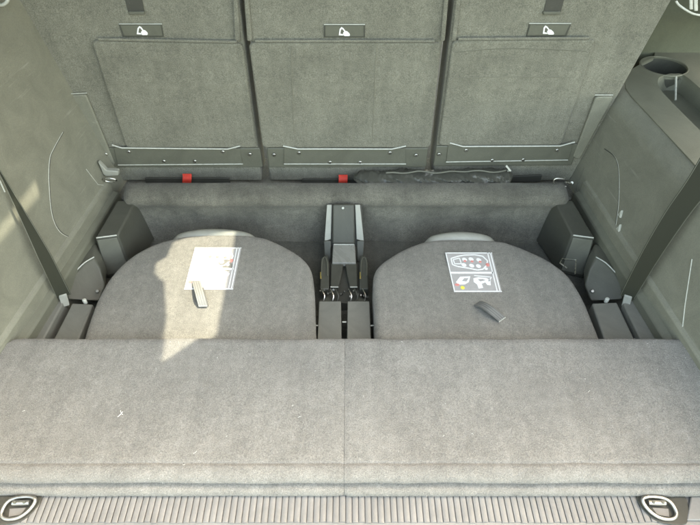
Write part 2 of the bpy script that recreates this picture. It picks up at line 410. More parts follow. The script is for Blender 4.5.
# ------------------------------------------------------------------ upright seats of the second row
def sp(pts, off=0.0): return [us(x, y, off) for x, y in pts]
def screw(parent, px, py, off, r=0.0042):
    c = us(px, py, off)
    o = mk('screw', disc_bm(c, SN, r, 0.003, 12), M['steel'], parent, bevel=0.001)
    mk('screw_slot', disc_bm(c + SN * 0.0028, SN, r * 0.45, 0.0006, 6), M['dark'], o)
def tether_mark(parent, px, py, off):
    # hollow pointed loop on the left, solid lump on the right
    def q(x, y): return us(px + x, py + y, off)
    a = [(-5.2, 3.6), (-4.4, -2.4), (-2.6, -4.6), (-0.6, -3.4), (1.6, -0.4), (0.8, 0.4), (-0.6, -1.2), (-2.2, -3.0), (-3.2, -1.2), (-3.6, 2.2), (-0.9, 2.6), (-0.9, 3.8)]
    prism('printed_symbol', [q(*p) for p in a], SN * 0.0006, M['white'], parent, smooth=False)
    b = [(-0.4, 3.9), (-1.0, 1.4), (0.6, -0.6), (3.0, -0.4), (5.4, 1.8), (6.0, 3.6), (5.2, 4.4), (1.0, 4.4)]
    prism('printed_symbol', [q(*p) for p in b], SN * 0.0008, M['white'], parent, smooth=False)
def round_poly(pts, r, k=4):
    P = [Vector(p) for p in pts]; out = []
    for i, p in enumerate(P):
        a = (P[i - 1] - p); b = (P[(i + 1) % len(P)] - p); rr = min(r, a.length * 0.45, b.length * 0.45)
        a = p + a.normalized() * rr; b = p + b.normalized() * rr
        for j in range(k + 1):
            t = j / k; out.append(a * (1 - t) ** 2 + p * 2 * t * (1 - t) + b * t * t)
    return out
def subdiv_face_slab(name, pts, off, th, mat, parent, bevel, r=0.012, wob=0.0):
    q = round_poly(pts, r)
    o = prism(name, q, SN * th, mat, parent, bevel=bevel, seg=4)
    return o
def crease(parent, pts):
    P = cr([us(x, y, 0.0082) for x, y in pts], 6)
    P = [p + SN * 0.0006 * mnoise.noise(p * 60) + Vector((0.0012 * mnoise.noise(p * 25), 0, 0)) for p in P]
    tube('fold_crease', P, 0.0009, M['pile_back'], parent, n=5)
def upright_seat(shell, panel, plate, flare, low, screws, pocket, mark, slot, label, tab, tabslot, sideflap=None, welts=(), creases=()):
    bx = sum((us(x, y) for x, y in low), Vector()) / 4
    t = thing('upright_seat', (bx.x, bx.y, -0.03), label, 'car seat', 'upright seats of the second row')
    sh = sp(shell)
    back = prism('backrest', round_poly(sh, 0.006), -SN * 0.075, M['back'], t, bevel=0.007, seg=3)
    for wl in welts: 
        prism('bolster_welt', round_poly(sp(wl), 0.003), SN * 0.0055, M['back'], back, bevel=0.004, seg=3)
    # raised carpet panel over the lower half with its stitched, rolled top edge
    cp = prism('carpet_panel', round_poly(sp(panel), 0.012), SN * 0.008, M['back'], t, bevel=0.0045, seg=4)
    pile(cp, 22000, 0.002, M['pile_back'], lambda n, c: abs(n.y) > 0.5)
    top = sp([panel[0], panel[1]], 0.0075)
    d = (top[1] - top[0]).normalized() * 0.012
    tube('edge_piping', [top[0] + d, top[0] * 0.5 + top[1] * 0.5, top[1] - d], 0.0028, M['back'], cp, n=8)
    for cz in creases: crease(cp, cz)
    # hinge band below, recessed metal plate with a bent upper lip
    hb = prism('hinge_band', round_poly(sp(low), 0.004), SN * 0.005, M['plate'], t, bevel=0.002)
    pl = prism('hinge_plate', sp(plate, 0.005), SN * 0.0022, M['plate'], t, bevel=0.0008)
    fl = sp(flare, 0.010); n = len(fl)
    bm = tube_bm(fl, 0.0017, 6); mk('bent_lip', bm, M['bright'], pl)
    e = sp([plate[3], plate[2]], 0.0085); tube('lower_lip', e, 0.0012, M['bright'], pl, n=6)
    for x, y in screws: screw(t, x, y, 0.0068)
    # release pocket
    pk = sp(pocket, 0.0)
    o = prism('pocket_frame', pk, SN * 0.0022, M['black'], t, bevel=0.0006)
    ii = [pocket[0][0] + 1.2, pocket[1][0] - 1.2]
    prism('pocket_face', sp([(pocket[0][0] + 1.5, pocket[0][1] + 1.2), (pocket[1][0] - 1.5, pocket[1][1] + 1.2), (pocket[2][0] - 1.5, pocket[2][1] - 1), (pocket[3][0] + 1.5, pocket[3][1] - 1)], 0.0022), SN * 0.0006, M['plate'], o)
    tube('pocket_highlight', sp([pocket[0], pocket[1]], 0.0026), 0.0009, M['bright'], o, n=6)  # highlight on the pocket's top edge, drawn as a pale tube
    tether_mark(t, mark[0], mark[1], 0.0030)
    if slot:
        o = prism('strap_slot', sp(slot), SN * 0.0016, M['dark'], t, bevel=0.0005)
        prism('slot_lip', sp([(slot[3][0], slot[3][1] - 3.2), (slot[2][0], slot[2][1] - 3.2), (slot[2][0], slot[2][1]), (slot[3][0], slot[3][1])], 0.0016), SN * 0.004, M['plate'], o, bevel=0.001)
    if sideflap:
        f = prism('side_flap', round_poly(sp(sideflap), 0.008), SN * 0.007, M['wall'], t, bevel=0.0025, seg=3)
        tube('flap_edge', sp(sideflap[:2], 0.0075), 0.001, M['bright'], f, n=6)
    # slot under the seat with red pull tab
    if tabslot:
        prism('tab_slot', round_poly(sp(tabslot, 0.006), 0.004), SN * 0.004, M['dark'], t, bevel=0.001)
    if tab:
        x, y = tab; c = us(x, y, 0.014)
        P = [us(x, y - 6.0, 0.008), us(x + 0.2, y - 3.5, 0.014), us(x, y, 0.019), us(x - 0.3, y + 4.5, 0.017)]
        P = cr(P, 4)
        mk('pull_tab', ribbon_bm(P, [0.021] * len(P), [(1, 0, 0)] * len(P), 0.0022), M['red'], t)
    return t
upright_seat([(-40, -100), (226, -100), (262, 181), (122, 181)], [(92, 39), (243, 42), (257, 146), (127, 146)],
    [(114, 147), (240, 148), (243, 164), (118, 165)], [(112, 145), (122, 148), (228, 149), (240, 146)],
    [(104, 147), (260, 147), (263, 166), (114, 166)],
    [(129, 151.5), (223, 151.5), (164, 161), (195, 161), (250, 154), (106, 154)],
    [(119, 24), (162, 24), (164, 36.5), (123, 36.5)], (142, 30.5), [(124, -4), (142, -4), (145, 14), (129, 14)],
    'left of three upright dark grey seat backs, beside the left side trim', (187, 180), [(145, 177), (229, 177), (231, 184), (147, 184)],
    sideflap=[(68, 94), (87, 93), (116, 163), (108, 166)], welts=[[(229, -90), (233, -90), (240.5, 40), (235, 40)]])
upright_seat([(231, -100), (462, -100), (424, 181), (270, 181)], [(249, 41), (441, 41), (430, 146), (263, 146)],
    [(284, 147), (405, 148), (406, 164), (284, 164)], [(283, 146), (298, 149), (392, 149), (406, 146)],
    [(267, 147), (428, 147), (426, 166), (269, 166)],
    [(274, 154.5), (299, 152.5), (330, 162), (360, 162), (390, 152.5), (416, 155)],
    [(324, 24.5), (365, 24.5), (365, 37), (324, 37)], (344, 31.5), None,
    'middle of three upright dark grey seat backs, between the two dark gaps', (343, 181), [(302, 178), (392, 178), (392, 184), (302, 184)],
    welts=[[(238, -90), (242, -90), (252.5, 40), (247.5, 40)], [(440, 40), (444.5, 40), (456, -90), (451, -90)]], creases=[[(376.5, 43), (375, 80), (372, 143)], [(291, 46), (292, 80), (294, 134)]])
upright_seat([(467, -100), (728, -100), (570, 181), (432, 181)], [(452, 39), (595, 38), (561, 143), (438, 144)],
    [(448, 145), (573, 144), (568, 160), (446, 162)], [(450, 143), (463, 146.5), (560, 146), (575, 142)],
    [(436, 145), (578, 143), (571, 164), (433, 165)],
    [(439, 154), (466, 150), (492, 160), (523, 159.5), (557, 150)],
    [(529, 23.5), (571, 23.5), (566, 36), (526, 36)], (548, 30), [(547, -4), (565, -4), (560, 14), (543, 14)],
    'right of three upright dark grey seat backs, next to the cup holder trim', None, [(500, 176), (542, 174), (540, 181), (500, 182)],
    sideflap=[(595, 95), (613, 95), (579, 158), (572, 156)], welts=[[(465, -90), (469, -90), (456, 40), (451, 40)]], creases=[[(456, 52), (500, 48.5), (545, 49), (586, 51)], [(452, 78), (500, 77), (575, 77)]])

# ------------------------------------------------------------------ folded seats of the third row
def sticker(parent, mirrored):
    """instruction label; coordinates 0..1 across, 0..1 down, laid on the seat top"""
    if not mirrored: C4 = [(445, 252.5), (492, 252.5), (502, 292), (454, 292)]
    else: C4 = [(195, 247.5), (241.5, 247.5), (233, 289.5), (184, 289.5)]
    z = ZS + 0.0065
    A, B, Cc, D = [uz(x, y, z) for x, y in C4]
    def q(u, v, h=0.0): return A * (1 - u) * (1 - v) + B * u * (1 - v) + Cc * u * v + D * (1 - u) * v + Vector((0, 0, h))
    base = prism('instruction_label', [q(0, 0), q(1, 0), q(1, 1), q(0, 1)], (0, 0, -0.0012), M['sticker'], parent, smooth=False)
    H = 0.0003
    def poly(pts, mat, h=H): prism('label_print', [q(u, v, 0) for u, v in pts], (0, 0, h), M[mat], base, smooth=False)
    def line(u0, v0, u1, v1, t=0.02, mat='white', h=H):
        d = Vector((u1 - u0, v1 - v0)); d.normalize(); n = Vector((-d.y, d.x)) * t / 2
        poly([(u0 + n.x, v0 + n.y), (u1 + n.x, v1 + n.y), (u1 - n.x, v1 - n.y), (u0 - n.x, v0 - n.y)], mat, h)
    def blob(u, v, ru, rv, mat, h=H * 1.6, n=10, rot=0.0):
        poly([(u + ru * math.cos(a) * math.cos(rot) - rv * math.sin(a) * math.sin(rot), v + ru * math.cos(a) * math.sin(rot) + rv * math.sin(a) * math.cos(rot)) for a in [2 * math.pi * k / n for k in range(n)]], mat, h)
    for (a, b, c, d) in ((0, 0.012, 1, 0.012), (0.015, 0, 0.015, 1), (0.965, 0, 0.965, 1), (0, 0.985, 1, 0.985), (0.905, 0, 0.905, 0.97)): line(a, b, c, d, 0.022)
    line(0.0, 0.53, 0.93, 0.53, 0.045)
    # car seen from above: outline and seats
    car = [(0.10, 0.16), (0.26, 0.10), (0.40, 0.07), (0.62, 0.06), (0.78, 0.10), (0.86, 0.22), (0.82, 0.34), (0.72, 0.44), (0.60, 0.46), (0.40, 0.41), (0.20, 0.37), (0.10, 0.32)]
    for p, r in zip(car, car[1:] + car[:1]): line(*p, *r, 0.028)
    for (u, v) in ((0.38, 0.19), (0.52, 0.18), (0.68, 0.20), (0.34, 0.33), (0.50, 0.35), (0.64, 0.36)):
        blob(u, v, 0.055, 0.045, 'white', rot=0.5)
    for (u, v) in ((0.38, 0.23), (0.53, 0.24), (0.70, 0.25)): blob(u, v, 0.032, 0.024, 'redprint', H * 2.4)
    for (a, b, c, d) in ((0.14, 0.19, 0.28, 0.15), (0.14, 0.19, 0.15, 0.30), (0.15, 0.30, 0.29, 0.30), (0.29, 0.30, 0.28, 0.15)): line(a, b, c, d, 0.022)
    blob(0.84, 0.33, 0.04, 0.045, 'redprint', H * 2.4); blob(0.79, 0.43, 0.035, 0.03, 'white')
    # lower pictograms: a folding seat and a lever
    poly([(0.09, 0.76), (0.20, 0.63), (0.42, 0.62), (0.36, 0.76), (0.26, 0.82), (0.12, 0.82)], 'white')
    poly([(0.22, 0.74), (0.28, 0.67), (0.37, 0.67), (0.31, 0.75)], 'sticker', H * 2)
    blob(0.10, 0.83, 0.05, 0.03, 'redprint', H * 2.4); blob(0.20, 0.90, 0.045, 0.04, 'yellowprint', H * 2.4)
    poly([(0.47, 0.67), (0.58, 0.64), (0.74, 0.66), (0.82, 0.72), (0.80, 0.84), (0.73, 0.83), (0.70, 0.77), (0.62, 0.80), (0.63, 0.90), (0.53, 0.92), (0.52, 0.82), (0.46, 0.76)], 'white')
    line(0.50, 0.60, 0.86, 0.64, 0.02); line(0.86, 0.64, 0.78, 0.74, 0.02)
    poly([(0.56, 0.70), (0.66, 0.69), (0.72, 0.72), (0.60, 0.75)], 'sticker', H * 2)
    return base
def folded_seat(out, label, left):
    P = [uz(x, y, ZS) for x, y in out]
    P = cr(P, 5)
    y0 = 0.06
    a, b = P[0], P[-1]
    da = (P[0] - P[1]).normalized(); db = (P[-1] - P[-2]).normalized()
    P = [Vector((a.x + da.x / abs(da.y) * (a.y - y0) * 0.4, y0, ZS))] + P + [Vector((b.x + db.x / abs(db.y) * (b.y - y0) * 0.4, y0, ZS))]
    c = sum(P, Vector()) / len(P)
    t = thing('stowed_car_seat', (c.x, c.y, -0.11), label, 'folded seat', 'folded seats of the third row')
    pile(slab('backrest', P, 0.014, 0.075, M['seat'], t, crown=0.006, wob=0.0012), 36000, 0.0019, M['pile_seat'], lambda n, c: c.y > 0.2 and c.z > -0.06)
    # moulded grey rim at the far end
    hx = (170, 258) if left else (424, 498)
    yb = 236 if left else 239
    arc = []
    for k in range(15):
        u = k / 14; x = hx[0] + (hx[1] - hx[0]) * u
        p = uz(x, yb - 3.4 * math.sin(math.pi * u) ** 0.6, ZS - 0.006); arc.append(p)
    bm = bmesh.new(); rows = []
    for k, p in enumerate(arc):
        e = math.sin(math.pi * k / 14) ** 0.32 if 0 < k < 14 else 0.0
        p = p - Vector((0, 0, 0.016 * (1 - e)))
        rows.append([bm.verts.new(p + Vector((0, -0.02, -0.02))), bm.verts.new(p + Vector((0, -0.014, 0.008 * e))), bm.verts.new(p + Vector((0, 0.006, 0.008 * e))),
                     bm.verts.new(p + Vector((0, 0.017 * e, -0.004))), bm.verts.new(p + Vector((0, 0.019 * e, -0.03)))])
    for A, B in zip(rows, rows[1:]):
        for k in range(4): bm.faces.new((A[k], A[k + 1], B[k + 1], B[k]))
    mk('headrest_rim', bm, M['grey'], t, sub=1)
    sticker(t, left)
    # pull strap loop
    h = ZS + 0.006
    if left:
        C = [uz(196, 281, h), uz(198, 288, h + 0.010), uz(200.5, 297, h + 0.013), uz(203, 306, h + 0.004)]; wd = 0.0165
        sd = [Vector((1, 0.02, 0.0))] * 4
    else:
        C = [uz(477, 303.5, h), uz(484, 305.5, h + 0.010), uz(492, 311, h + 0.013), uz(502, 319.5, h + 0.003)]; wd = 0.0175
        sd = [Vector((0.75, 0.55, 0))] * 4
    C = cr(C, 5); sds = [sd[0]] * len(C)
    st = mk('pull_strap', ribbon_bm(C, [wd] * len(C), sds, 0.002), M['tagpale' if left else 'tag'], t)
    C2 = [p + Vector((0.003, 0, -0.0045)) for p in C[4:-1]]; C2[-1] = C2[-1] + Vector((0, 0, 0.002))
    mk('strap_underside', ribbon_bm(C2, [wd * 0.96] * len(C2), [sd[0]] * len(C2), 0.0016), M['tag'], st)
    for k_ in (-0.28, 0.0, 0.28):
        tube('strap_rib', [p + sd[0].normalized() * wd * k_ + Vector((0, 0, 0.0011)) for p in C], 0.0006, M['tagpale'], st, n=5)
    e = C[-1]; s_ = sd[0].normalized() * wd / 2
    tube('strap_stitch', [e - s_, e + s_], 0.0014, M['bright'], st, n=6)
    return t
folded_seat([(82, 340), (88, 320), (97, 297), (110, 275), (128, 257), (150, 244), (175, 236.5), (200, 233.5), (240, 233.5), (255, 234.5), (269, 237.5), (289, 247), (303, 256.5), (311, 267.5), (314, 285), (315, 310), (316, 340)],
    'folded seat on the left with a sunlit patch across it and a washed-out label', True)
folded_seat([(375, 340), (374, 310), (373, 287), (374.5, 271), (382, 261), (398, 250.5), (412, 244), (427, 239.5), (450, 238), (494, 239), (509, 241.5), (529, 249), (551, 260), (570, 275), (584, 297), (594, 320), (602, 340)],
    'folded seat on the right in even shade with a readable picture label', False)

# ------------------------------------------------------------------ load floor panels in front
def load_panel(x0, x1, rnd_left, rnd_right, label):
    t = thing('load_floor_panel', ((x0 + x1) / 2, 0.1, -0.03), label, 'floor panel', 'carpeted load floor panels')
    yf = uz(346, 337, 0).y
    nx, ny = 60, 34
    bm = bmesh.new(); rows = []
    # profile from below the far edge over the top and down the rolled near edge
    prof = [(yf - 0.002, -0.030), (yf + 0.001, -0.012), (yf - 0.001, -0.004), (yf - 0.006, 0.0)]
    prof += [(yf - 0.006 + (0.006 - yf + 0.006) * k / 26, 0.0) for k in range(1, 26)]
    prof += [(0.008, 0.0), (0.005, -0.0006), (0.0035, -0.0018), (0.001, -0.0006), (-0.002, 0.0004), (-0.009, -0.0014), (-0.015, -0.004), (-0.019, -0.009), (-0.0205, -0.014), (-0.018, -0.019), (-0.006, -0.023), (0.01, -0.024)]
    for i in range(nx + 1):
        u = i / nx; row = []
        for j, (y, z) in enumerate(prof):
            # free side follows the flare of the side trim, rounded far corner
            v = max(0, min(1, y / yf))
            xa, xb = x0, x1
            fl = (1 - v) * 0.045
            if rnd_left: xa -= fl
            if rnd_right: xb += fl
            x = xa + (xb - xa) * u
            cut = 0.0
            if rnd_left:
                d = (x - xa); cut = max(0, 0.02 - d)
            if rnd_right:
                d = (xb - x); cut = max(cut, 0.02 - d)
            yy = y - (0.02 - math.sqrt(max(0, 0.0004 - cut * cut))) * 0.6 * (1 if v > 0.9 else 0)
            es = min((x - xa) if not rnd_left else 9, (xb - x) if not rnd_right else 9, 9)
            dz = -0.0018 * math.exp(-es / 0.003) if 2 < j < len(prof) - 6 else 0
            q = Vector((x * 6, y * 6, 3)); dz += (mnoise.noise(q) * 0.0016 + mnoise.noise(q * 5) * 0.0006) if 1 < j else 0
            dy = mnoise.noise(Vector((x * 16, 4, z * 30))) * 0.0016
            row.append(bm.verts.new((x, yy + dy, z + dz)))
        rows.append(row)
    for a, b in zip(rows, rows[1:]):
        for k in range(len(prof) - 1): bm.faces.new((a[k], a[k + 1], b[k + 1], b[k]))
    bm.faces.new(list(reversed(rows[0]))); bm.faces.new(rows[-1])
    bm.faces.ensure_lookup_table()
    pile(mk('carpet_top', bm, M['panel'], t), 70000, 0.0021, M['pile_pale'], lambda n, c: abs(n.x) < 0.8 and c.z > -0.02)
    # second folded leaf showing below the rolled edge
    bm = bmesh.new(); rows = []
    pr = [(0.02, -0.0285), (-0.012, -0.0284), (-0.022, -0.0295), (-0.027, -0.034), (-0.0285, -0.041), (-0.026, -0.049), (0.0, -0.052)]
    xa, xb = x0 - (0.05 if rnd_left else 0), x1 + (0.05 if rnd_right else 0)
    for i in range(81):
        x = xa + (xb - xa) * i / 80; q = Vector((x * 9, 7, 0))
        d = mnoise.noise(q) * 0.0016 + mnoise.noise(q * 5) * 0.0007
        es = min(x - xa, xb - x); d -= 0.002 * math.exp(-es / 0.003)
        rows.append([bm.verts.new((x, y - (d if j > 0 else 0), z + d * 0.5 * (j > 0))) for j, (y, z) in enumerate(pr)])
    for a, b in zip(rows, rows[1:]):
        for k in range(len(pr) - 1): bm.faces.new((a[k], a[k + 1], b[k + 1], b[k]))
    pile(mk('folded_leaf', bm, M['panel'], t), 16000, 0.0019, M['pile_pale'], lambda n, c: c.y < 0.0)
    return t
XS = uz(344.5, 400, 0).x
XL, XR = uz(10, 337, 0).x, uz(691, 337, 0).x
load_panel(XL, XS - 0.0002, True, False, 'left half of the pale grey carpeted load floor panel, left of the seam')
load_panel(XS + 0.0002, XR, False, True, 'right half of the pale grey carpeted load floor panel, right of the seam')

# ------------------------------------------------------------------ ribbed sill
ZL = -0.050
ya, yb = uz(346, 494, ZL).y, uz(346, 522.5, ZL).y
sl = thing('sill_trim', (0, (ya + yb) / 2, ZL - 0.02), 'pale ribbed plastic sill trim along the front edge of the boot', 'sill trim')
box('sill_base', (0, (ya + yb) / 2, ZL - 0.009), (1.36, ya - yb + 0.01, 0.014), M['sill'], sl, bevel=0.002)
bm = bmesh.new(); pitch = 0.0094
xl0, xr0 = uz(24, 505, ZL).x, uz(655, 505, ZL).x
n = int((xr0 - xl0) / pitch)
for i in range(n + 1):
    x = xl0 + i * pitch; w2 = 0.0040; h = 0.0017
    yA, yB = ya + 0.004, yb + 0.0008 * random.uniform(-1, 1)
    sec = [(-w2, -0.003), (-w2, h * 0.45), (-w2 * 0.5, h), (w2 * 0.5, h), (w2, h * 0.45), (w2, -0.003)]
    A = [bm.verts.new((x + a, yA, ZL + b)) for a, b in sec]; B = [bm.verts.new((x + a, yB, ZL + b)) for a, b in sec]
    for k in range(5): bm.faces.new((A[k], A[k + 1], B[k + 1], B[k]))
    bm.faces.new(A); bm.faces.new(list(reversed(B)))
o = mk('rib', bm, M['sill'], sl); tag(o, kind='stuff')
# bumper top below it
o = thing('bumper', (0, yb - 0.05, ZL - 0.05), 'overexposed white bumper edge below the ribbed sill', 'bumper')
bm = bmesh.new(); prof = [(yb + 0.004, ZL - 0.003), (yb - 0.004, ZL - 0.002), (yb - 0.02, ZL - 0.004), (yb - 0.08, ZL - 0.014), (yb - 0.10, ZL - 0.03), (yb - 0.11, ZL - 0.12)]
A = [bm.verts.new((-0.70, y, z)) for y, z in prof]; B = [bm.verts.new((0.70, y, z)) for y, z in prof]
for k in range(len(prof) - 1): bm.faces.new((A[k], A[k + 1], B[k + 1], B[k]))
mk('bumper_skin', bm, M['bumper'], o, sub=1)

def front_ring(left):
    f = (lambda x: x) if left else (lambda x: 678 - x)
    z = ZL + 0.012
    loop = [(2, 511), (7, 502.5), (15, 498), (27, 496.5), (35, 498.5), (33.5, 504.5), (27, 512), (18, 517.5), (8, 519), (2.5, 516.5)]
    P = [uz(f(x), y, z - 0.006 * (y - 496) / 22) for x, y in loop]
    c = sum(P, Vector()) / len(P)
    t = thing('tie_down_ring', (c.x, c.y, ZL - 0.01), ('steel lashing ring in the bottom left corner of the sill' if left else 'steel lashing ring in the bottom right corner of the sill'), 'lashing ring', 'front lashing rings')
    rec = [uz(f(x), y, ZL) for x, y in [(-8, 500), (4, 493), (38, 493), (42, 498), (38, 507), (30, 516), (18, 523), (-8, 524)]]
    rec = cr(rec, 4, closed=True)
    prism('recess', rec, (0, 0, 0.0026), M['dark'], t, bevel=0.001)
    tube('ring', cr(P, 4, closed=True), 0.0028, M['ringsteel'], t, n=10, closed=True)
    a, b = uz(f(13), 503, z - 0.002), uz(f(30), 502.5, z - 0.002)
    cl = tube('clamp', [a, b], 0.0040, M['ringsteel'], t, n=12)
    for k in (0.2, 0.75):
        p = a.lerp(b, k); mk('rivet', disc_bm(p + Vector((0, -0.001, 0.004)), (0, -0.3, 1), 0.0019, 0.0012, 10), M['plate'], cl)
    fl = [uz(f(x), y, ZL + 0.0027) for x, y in [(10, 509), (26, 508), (21, 515), (9, 517)]]
    prism('recess_floor', fl, (0, 0, 0.001), M['sill'], t)
front_ring(True); front_ring(False)
# smooth sill end beyond the right ring is part of the trim
for x in (0.492,):
    p = [uz(x2, y2, ZL) for x2, y2 in [(690, 497), (740, 497), (735, 521), (686, 521)]]
    prism('sill_end', p, (0, 0, 0.004), M['sill'], sl, bevel=0.0015)

# ------------------------------------------------------------------ side trims
def side_trim(s):
    left = s < 0
    lab = 'plain dark olive-grey side trim on the left with a sunlit strip' if left else 'dark olive-grey side trim on the right with cup holder and shelf'
    t = thing('side_trim', (s * 0.6, 0.35, -0.1), lab, 'side trim', 'side trims of the boot')
    ztop = 0.62 if left else 0.205
    Y0, Y1 = -0.16, (0.76 if left else 0.88)
    bm = bmesh.new(); ny, nz = 60, 44; rows = []
    for j in range(nz + 1):
        z = -0.13 + (ztop + 0.13) * j / nz; row = []
        for i in range(ny + 1):
            y = Y0 + (Y1 - Y0) * i / ny
            x = wallx(y, z) + 0.0015 * mnoise.noise(Vector((y * 6, z * 6, s * 3)))
            if not left and z > ztop - 0.03: x += 0.9 * (z - ztop + 0.03) ** 2 / 0.03
            if not left and y > 0.70: x += 4.3 * (y - 0.70) ** 2
            row.append(bm.verts.new((s * x, y, z)))
        rows.append(row)
    for a, b in zip(rows, rows[1:]):
        for i in range(ny): bm.faces.new((a[i], a[i + 1], b[i + 1], b[i]))
    mk('trim_panel', bm, M['wall'], t)
    def W(x, y, off=0.0): return uw(x, y, s, off)
    def seam_shade_tube(pts): tube('seam_shade', [p + Vector((-s * 0.0002, 0.0016, -0.0006)) for p in pts], 0.0011, M['dark'], t, n=6)  # dark tube beside the seam stands in for its shaded side
    seam_shade_tube(cr([W(x, y) for x, y in ([(63, 132), (54, 148), (49.5, 160), (49, 185), (52, 215), (60, 232), (74, 239), (84, 242)] if left else [(605, 149), (615, 157), (619, 170), (619, 200), (616, 225), (611, 246)])], 5))
    m = (lambda x: x) if left else (lambda x: 692 - x)
    # stepped rails at the foot of the wall
    for k, (o0, zz, th) in enumerate(((0.006, 0.012, 0.02), (0.014, -0.020, 0.022))):
        pts = [(s * (wallx(y, zz) - o0), y, zz) for y in (0.10, 0.30, 0.50, 0.66)]
        q = pts + [(s * (wallx(y, zz) + 0.01), y, zz + 0.012) for y in (0.66, 0.50, 0.30, 0.10)]
        prism('foot_ledge', q, (0, 0, -0.05), M['wall2' if k else 'wall'], t, bevel=0.003)
    if left:
        seam = [(63, 132), (54, 148), (49.5, 160), (49, 185), (52, 215), (60, 232), (74, 239), (84, 242)]
        tube('seam_highlight', cr([W(x, y, 0.0) for x, y in seam], 5), 0.0007, M['bright'], t, n=6)  # highlight along the panel gap, drawn as a pale tube
        tube('corner_seam_highlight', [W(x, y, 0.0006) for x, y in [(86, 169), (98, 184.5), (110, 186), (111, 191)]], 0.0007, M['bright'], t, n=6)
        # highlight on the recess edge at the left border, drawn as a pale tube
        tube('cover_seam_highlight', [W(x, y, 0.001) for x, y in [(-14, 163), (0, 181), (5, 192)]], 0.0014, M['bright'], t, n=6)
        tube('belt_guide_rim', cr([us(-6, 4, 0.05), us(2, 5, 0.055), us(7, 1.5, 0.055), us(9, -5, 0.05)], 5), 0.003, M['bright'], t, n=8)
        return t
    # --- right: seam and edge highlights drawn as pale tubes, knobs
    seam = [(605, 149), (615, 157), (619, 170), (619, 200), (616, 225), (611, 246)]
    tube('seam_highlight', cr([W(x, y) for x, y in seam], 5), 0.0007, M['bright'], t, n=6)
    tube('trim_edge_highlight', [W(x, y, 0.0008) for x, y in [(576, 191), (602, 234), (628, 277)]], 0.0008, M['bright'], t, n=6)
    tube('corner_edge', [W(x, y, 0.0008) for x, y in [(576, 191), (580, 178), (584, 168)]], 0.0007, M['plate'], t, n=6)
    tube('seam_highlight', [W(x, y, 0.0006) for x, y in [(692, 259), (685, 305), (680, 350)]], 0.0009, M['bright'], t, n=6)
    for x, y in ((622, 214), (620.5, 228), (619.5, 240)):
        c = W(x, y, -0.001); mk('clip', prism_bm([c + Vector((0, -0.006, -0.006)), c + Vector((0, 0.006, -0.007)), c + Vector((0, 0.001, 0.010))], (-0.005, 0, 0)), M['bright'], t, bevel=0.001)
    # --- shelf with cup holder and tray
    zt = ztop
    hole_c = uz(664, 66, zt); hr = 0.050
    inner = [(wallx(y, zt) + 0.024, y) for y in [-0.16, 0.0, 0.15, 0.3, 0.42, 0.54, 0.64, 0.70]] + [(wallx(y, zt) + 0.024 + 4.3 * (y - 0.70) ** 2, y) for y in (0.73, 0.76, 0.79, 0.82, 0.85, 0.88)]
    yend = 0.93; inner.append((0.74, yend))
    outer = [(1.05, yend), (1.05, -0.16)]
    hole = [(hole_c.x + hr * math.cos(2 * math.pi * k / 32), hole_c.y + hr * 0.94 * math.sin(2 * math.pi * k / 32)) for k in range(32)]
    tray = [uz(x, y, zt) for x, y in [(658, 80), (663, 76), (674, 74), (690, 80), (745, 135), (745, 175), (700, 131), (662, 92)]]
    tray = [(p.x, p.y) for p in cr(tray, 5, closed=True)]
    sh = plate_with_holes('shelf', inner + outer, [hole, tray], zt, 0.010, M['wall2'])
    sh.parent = t; sh.location = Vector((0, 0, zt - 0.004)) - ORG[t.name]
    ORG[sh.name] = ORG[t.name]
    bv = sh.modifiers.new('bevel', 'BEVEL'); bv.width = 0.004; bv.segments = 3; bv.limit_method = 'ANGLE'; bv.angle_limit = R(40)
    def well(name, poly, z1, z0, shrink, mat):
        bm = bmesh.new(); c = Vector((sum(p[0] for p in poly) / len(poly), sum(p[1] for p in poly) / len(poly), 0))
        A = [bm.verts.new((p[0], p[1], z1)) for p in poly]
        B = [bm.verts.new((c.x + (p[0] - c.x) * shrink, c.y + (p[1] - c.y) * shrink, z0)) for p in poly]
        for k in range(len(poly)): bm.faces.new((A[k], A[(k + 1) % len(poly)], B[(k + 1) % len(poly)], B[k]))
        bm.faces.new(B); return mk(name, bm, mat, t)
    cup = well('cup_holder', hole, zt - 0.004, zt - 0.07, 0.9, M['blackgloss'])
    rim = [Vector((hole_c.x + (hr + 0.001) * math.cos(2 * math.pi * k / 40), hole_c.y + (hr + 0.001) * 0.94 * math.sin(2 * math.pi * k / 40), zt + 0.001)) for k in range(40)]
    tube('cup_rim', [p - Vector((0, 0, 0.0016)) for p in rim], 0.0022, M['wall2'], t, n=8, closed=True)
    well('tray', tray, zt - 0.004, zt - 0.035, 0.93, M['wall2'])
    a = uz(676, 77, zt - 0.002); b = uz(675.5, 100, zt - 0.03)
    tube('tray_divider', [a, b], 0.0022, M['bright'], t, n=8)
    # --- rear pillar trim rising behind the shelf
    bm = bmesh.new()
    prof = [(0.0, 0.0), (0.010, -0.020), (0.03, -0.038), (0.06, -0.048), (0.16, -0.055), (0.42, -0.058)]
    rows = []
    for z in (-0.05, 0.12, 0.19, 0.25, 0.32, 0.40, 0.52, 0.70):
        x0 = 0.600 + 0.10 * (z - 0.2); yy = 0.955 - 0.1 * (z - 0.2)
        rows.append([bm.verts.new((x0 + dx, yy + dy, z)) for dx, dy in prof])
    for a_, b_ in zip(rows, rows[1:]):
        for k in range(len(prof) - 1): bm.faces.new((a_[k], a_[k + 1], b_[k + 1], b_[k]))
    mk('pillar_trim', bm, M['pillar'], t, sub=1)
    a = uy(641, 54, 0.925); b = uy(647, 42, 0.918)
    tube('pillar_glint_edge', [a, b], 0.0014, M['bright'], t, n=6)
    return t
side_trim(-1); side_trim(1)

